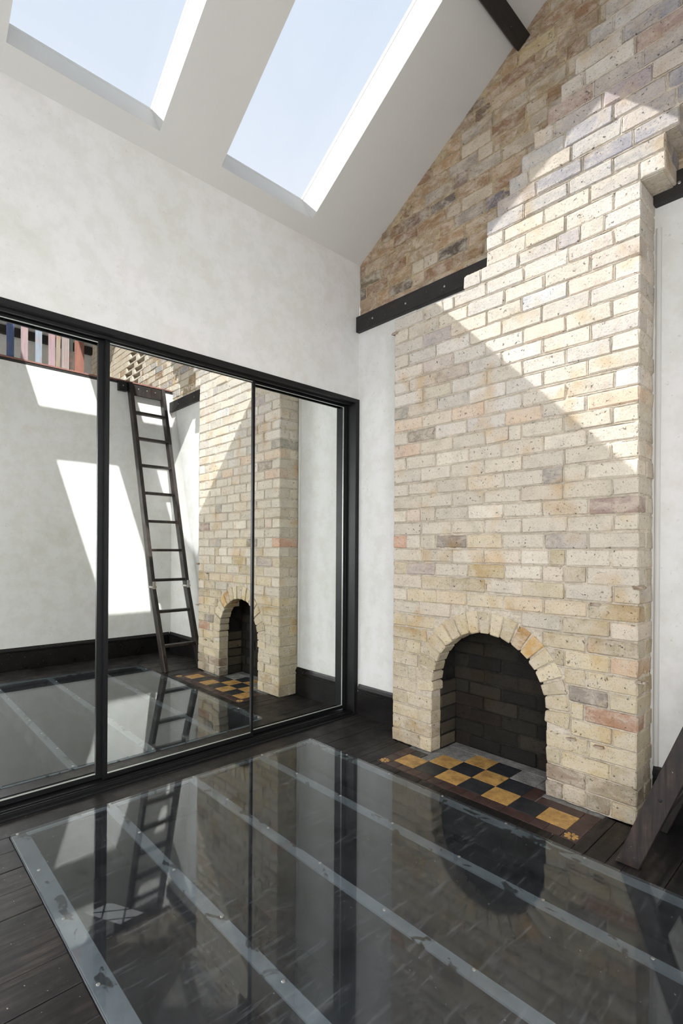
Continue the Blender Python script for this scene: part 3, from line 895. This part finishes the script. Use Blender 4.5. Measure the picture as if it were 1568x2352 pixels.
tile(TX0, JL, TY0 + T, -CH_D - 0.03, 'black'); tile(JL + 0.003, TX0 + T, TY0 + T, TY0 + 2 * T, 'cement')
for c, m in ((1, 'cement'), (2, 'gold'), (3, 'black'), (4, 'cement')): tile(TX0 + c * T, TX0 + (c + 1) * T, TY0 + 2 * T, TY0 + 3 * T, m)
tile(JL, TX0 + T, TY0 + 2 * T, TY0 + 3 * T, 'cement'); tile(JL, JR, TY0 + 3 * T, BK, 'cement')
tile(JR, TX0 + 7 * T, TY0 + T, TY0 + T + 0.075, 'brown'); tile(JR, TX0 + 7 * T, TY0 + T + 0.075, -CH_D - 0.004, 'cement')
b = 0.075
for i in range(14): tile(TX0 + i * T / 2, TX0 + (i + 1) * T / 2, TY0 - b, TY0, 'brown', 'border_tile')
for i in range(3):
    tile(HX0, TX0, TY0 + i * b, TY0 + (i + 1) * b, 'brown', 'border_tile'); tile(TX0 + 7 * T, HX1, TY0 + i * b, TY0 + (i + 1) * b, 'brown', 'border_tile')
for x0, x1 in ((HX0, TX0), (TX0 + 7 * T, HX1)):
    t = tile(x0, x1, TY0 - b, TY0, 'brown', 'corner_tile')
    bm = bmesh.new(); cx, cyy = (x0 + x1) / 2 - hx, TY0 - b / 2 - hy
    for k in range(8):
        a = k * math.pi / 4; pts = []
        for rr, w in ((0.006, 0.0), (0.018, 0.0065), (0.028, 0.0055), (0.032, 0.0), (0.028, -0.0055), (0.018, -0.0065)):
            pts.append((cx + rr * math.cos(a) - w * math.sin(a), cyy + rr * math.sin(a) + w * math.cos(a)))
        lo = [bm.verts.new((p[0], p[1], 0.0)) for p in pts]; hi = [bm.verts.new((p[0], p[1], 0.0024)) for p in pts]
        bm.faces.new(hi)
        for q in range(6): bm.faces.new((lo[q], lo[(q + 1) % 6], hi[(q + 1) % 6], hi[q]))
    o = obj('rosette', bm, 'gold', t)

# ------------------------------------------------------------------ mirrored wardrobe doors
frame = empty('wardrobe_surround', (0, (OP[0] + OP[1]) / 2, 0)); tag(frame, 'black metal frame and track around the mirrored doors', 'door frame')
fy = frame.location.y
y0, y1 = OP[0] - fy, OP[1] + 0.03 - fy
obj('head_casing', boxes((-0.12, 0.012, y0, y1, 2.416, 2.448), bevel=0.002), 'metal', frame)
obj('head_track', boxes((-0.040, -0.030, y0, y1 - 0.05, 2.402, 2.416), (-0.12, -0.10, y0, y1 - 0.05, 2.412, 2.416)), 'metal', frame)
obj('jamb', boxes((-0.12, 0.012, y1 - 0.042, y1, 0.0, 2.416), bevel=0.002), 'metal', frame)
obj('jamb', boxes((-0.12, 0.012, y0, y0 + 0.04, 0.0, 2.416), bevel=0.002), 'metal', frame)
obj('jamb_channel', boxes((-0.12, -0.075, y1 - 0.058, y1 - 0.042, 0.04, 2.398)), 'metal', frame)
obj('sill', boxes((-0.12, 0.0, y0, y1 - 0.042, 0.0, 0.022), (0.0, 0.03, y0, y1, 0.0, 0.012), bevel=0.002), 'metal', frame)
obj('track_rail', boxes((-0.028, -0.022, y0, y1 - 0.042, 0.022, 0.032)), 'metal', frame)
obj('track_rail', boxes((-0.006, -0.001, y0, y1 - 0.042, 0.022, 0.030)), 'metal', frame)
def door(ya, yb, xm, sl, sr, label):
    """mirrored leaf between ya and yb, glass face at xm"""
    e = empty('wardrobe_mirror_door', (xm, (ya + yb) / 2, 0.03)); tag(e, label, 'mirror door', 'sliding mirrored wardrobe doors')
    c = e.location.y; a, b = ya - c, yb - c; zb, zt = 0.0, 2.411 - 0.03
    obj('mirror_panel', boxes((-0.005, 0.0, a + 0.006, b - 0.006, zb + 0.022, zt - 0.012)), 'mirror', e)
    obj('stile', boxes((-0.012, 0.010, a, a + sl, zb, zt), (0.010, 0.016, a + 0.003, a + 0.008, zb, zt)), 'metal', e)
    obj('stile', boxes((-0.012, 0.010, b - sr, b, zb, zt), (0.010, 0.016, b - 0.008, b - 0.003, zb, zt)), 'metal', e)
    obj('rail', boxes((-0.012, 0.008, a + sl, b - sr, zb, zb + 0.024)), 'metal', e)
    obj('rail', boxes((-0.012, 0.008, a + sl, b - sr, zt - 0.012, zt)), 'metal', e)
    m = 0.004
    edges = [(0.0, 0.0035, a + sl, b - sr, zb + 0.024, zb + 0.024 + m), (0.0, 0.0035, a + sl, b - sr, zt - 0.012 - m * 0.7, zt - 0.012)]
    if yb > -0.1: edges.append((0.0, 0.0035, b - sr - m, b - sr, zb + 0.024 + m, zt - 0.012 - m * 0.7))
    for q in edges: obj('glass_edge', boxes(q), 'edge', e)
door(-2.88, -1.860, -0.098, 0.03, 0.050, 'mirrored sliding door at the left edge of the picture, reflecting slats')
door(-1.882, -0.925, -0.068, 0.022, 0.016, 'middle mirrored sliding door reflecting the ladder and fireplace')
door(-0.940, -0.060, -0.098, 0.016, 0.014, 'mirrored sliding door nearest the chimney corner, reflecting chimney side')

# ------------------------------------------------------------------ ladder
ladder = empty('loft_ladder', (2.115, -0.35, 0)); tag(ladder, 'dark timber ladder leaning from the floor up to the loft', 'ladder')
LT, HZ = 3.212, 0.86          # top, and height of the hinge between the two sections
def lx(z): return 2.115 + 0.385 * min(z, HZ) + 0.288 * max(0.0, z - HZ)
ox, oy = ladder.location.x, ladder.location.y
def rail(ya, yb):
    bm = bmesh.new()
    hexa(bm, [(lx(z) + a - ox, y - oy, z) for a in (-0.045, 0.045) for y in (ya, yb) for z in (0.002, HZ - 0.001)])
    hexa(bm, [(lx(z) + a - ox, y - oy, z) for a in (-0.045, 0.045) for y in (ya, yb) for z in (HZ + 0.001, LT)])
    bmesh.ops.bevel(bm, geom=bm.edges[:], offset=0.003, segments=1, affect='EDGES')
    return obj('side_rail', bm, 'ladder', ladder)
rails = [rail(-0.562, -0.522), rail(-0.172, -0.132)]
for z in (2.85, 2.535, 2.215, 1.895, 1.575, 1.255, 0.93, 0.60, 0.25):
    x = lx(z) - ox
    obj('rung', boxes((x - 0.038, x + 0.038, -0.522 - oy, -0.172 - oy, z - 0.014, z + 0.014), bevel=0.003), 'ladder', ladder)
x = lx(3.13) - ox
hb = obj('head_board', boxes((x - 0.012, x + 0.012, -0.522 - oy, -0.172 - oy, 3.07, 3.19), bevel=0.003), 'ladder', ladder)
for yy in (-0.45, -0.35, -0.25):
    bm = bmesh.new(); disc(bm, (x - 0.012, yy - oy, 3.15), 0.008, 0.004, (-1, 0, 0)); obj('screw', bm, 'steel', hb)
for rl, ya, yb in ((rails[0], -0.570, -0.515), (rails[1], -0.180, -0.125)):
    z = HZ; x = lx(z) - ox
    obj('hinge', boxes((x - 0.050, x + 0.050, ya - oy, yb - oy, z - 0.010, z + 0.010), (x - 0.053, x - 0.046, ya + 0.01 - oy, yb - 0.01 - oy, z - 0.06, z + 0.06), bevel=0.002), 'steel', rl)
for zz in (0.31, 0.9):
    bm = bmesh.new(); disc(bm, (lx(zz) - ox, -0.562 - oy, zz), 0.008, 0.003, (0, -1, 0)); obj('screw', bm, 'metal', rails[0])
br = empty('wall_bracket', (RW - 0.002, -0.625, 3.10)); tag(br, 'small black bracket on the loft edge beside the ladder top', 'bracket')
obj('block', boxes((-0.05, 0.0, -0.05, 0.05, 0.0, 0.11), bevel=0.004), 'metal', br)
bm = bmesh.new(); disc(bm, (-0.05, 0.0, 0.06), 0.007, 0.004, (-1, 0, 0)); obj('screw', bm, 'steel', br)

# ------------------------------------------------------------------ loft edge and balustrade
tag(obj('loft_edge_board', boxes((RW - 0.008, RW + 0.10, -4.7, -0.012, LOFT + 0.001, LOFT + 0.019), bevel=0.002), 'slat'), 'thin reddish board along the edge of the loft, seen in mirror', 'board').color = srgb(132, 92, 84)
bal = empty('loft_balustrade', (RW, -1.6, LOFT + 0.02)); tag(bal, 'balustrade of weathered coloured timber slats on the loft edge', 'balustrade')
SL = [(-1.752, -1.687, (72, 88, 124), 0), (-1.625, -1.562, (150, 128, 130), 0), (-1.492, -1.432, (128, 136, 146), 0), (-1.368, -1.305, (150, 126, 130), 0),
      (-1.300, -1.258, (138, 122, 106), 0.02), (-1.238, -1.165, (142, 128, 124), 0), (-1.158, -1.128, (46, 52, 46), 0), (-1.108, -1.012, (132, 86, 72), 0)]
k = 0
for yy in [-1.882 - 0.128 * i for i in range(14)]: SL.append((yy, yy + 0.064, ((110, 108, 118), (140, 120, 116), (96, 104, 122))[k % 3], 0)); k += 1
for (a, b, c, lean) in SL:
    bm = bmesh.new()
    hexa(bm, [(x, y - bal.location.y + s, z) for x in (0.012, 0.034) for y in (a, b) for z, s in ((0.0, 0.0), (0.92, lean))])
    o = obj('slat', bm, 'slat', bal); o.color = srgb(*c)
obj('handrail', boxes((0.036, 0.075, -2.15, 0.60, 0.80, 0.90), bevel=0.003), 'beam_y', bal)

print('cutoff z', all_bricks[330][2] if len(all_bricks) > 330 else None, 'objects', len(bpy.data.objects), 'chimney bricks', len(all_bricks), 'gable', len(gb))
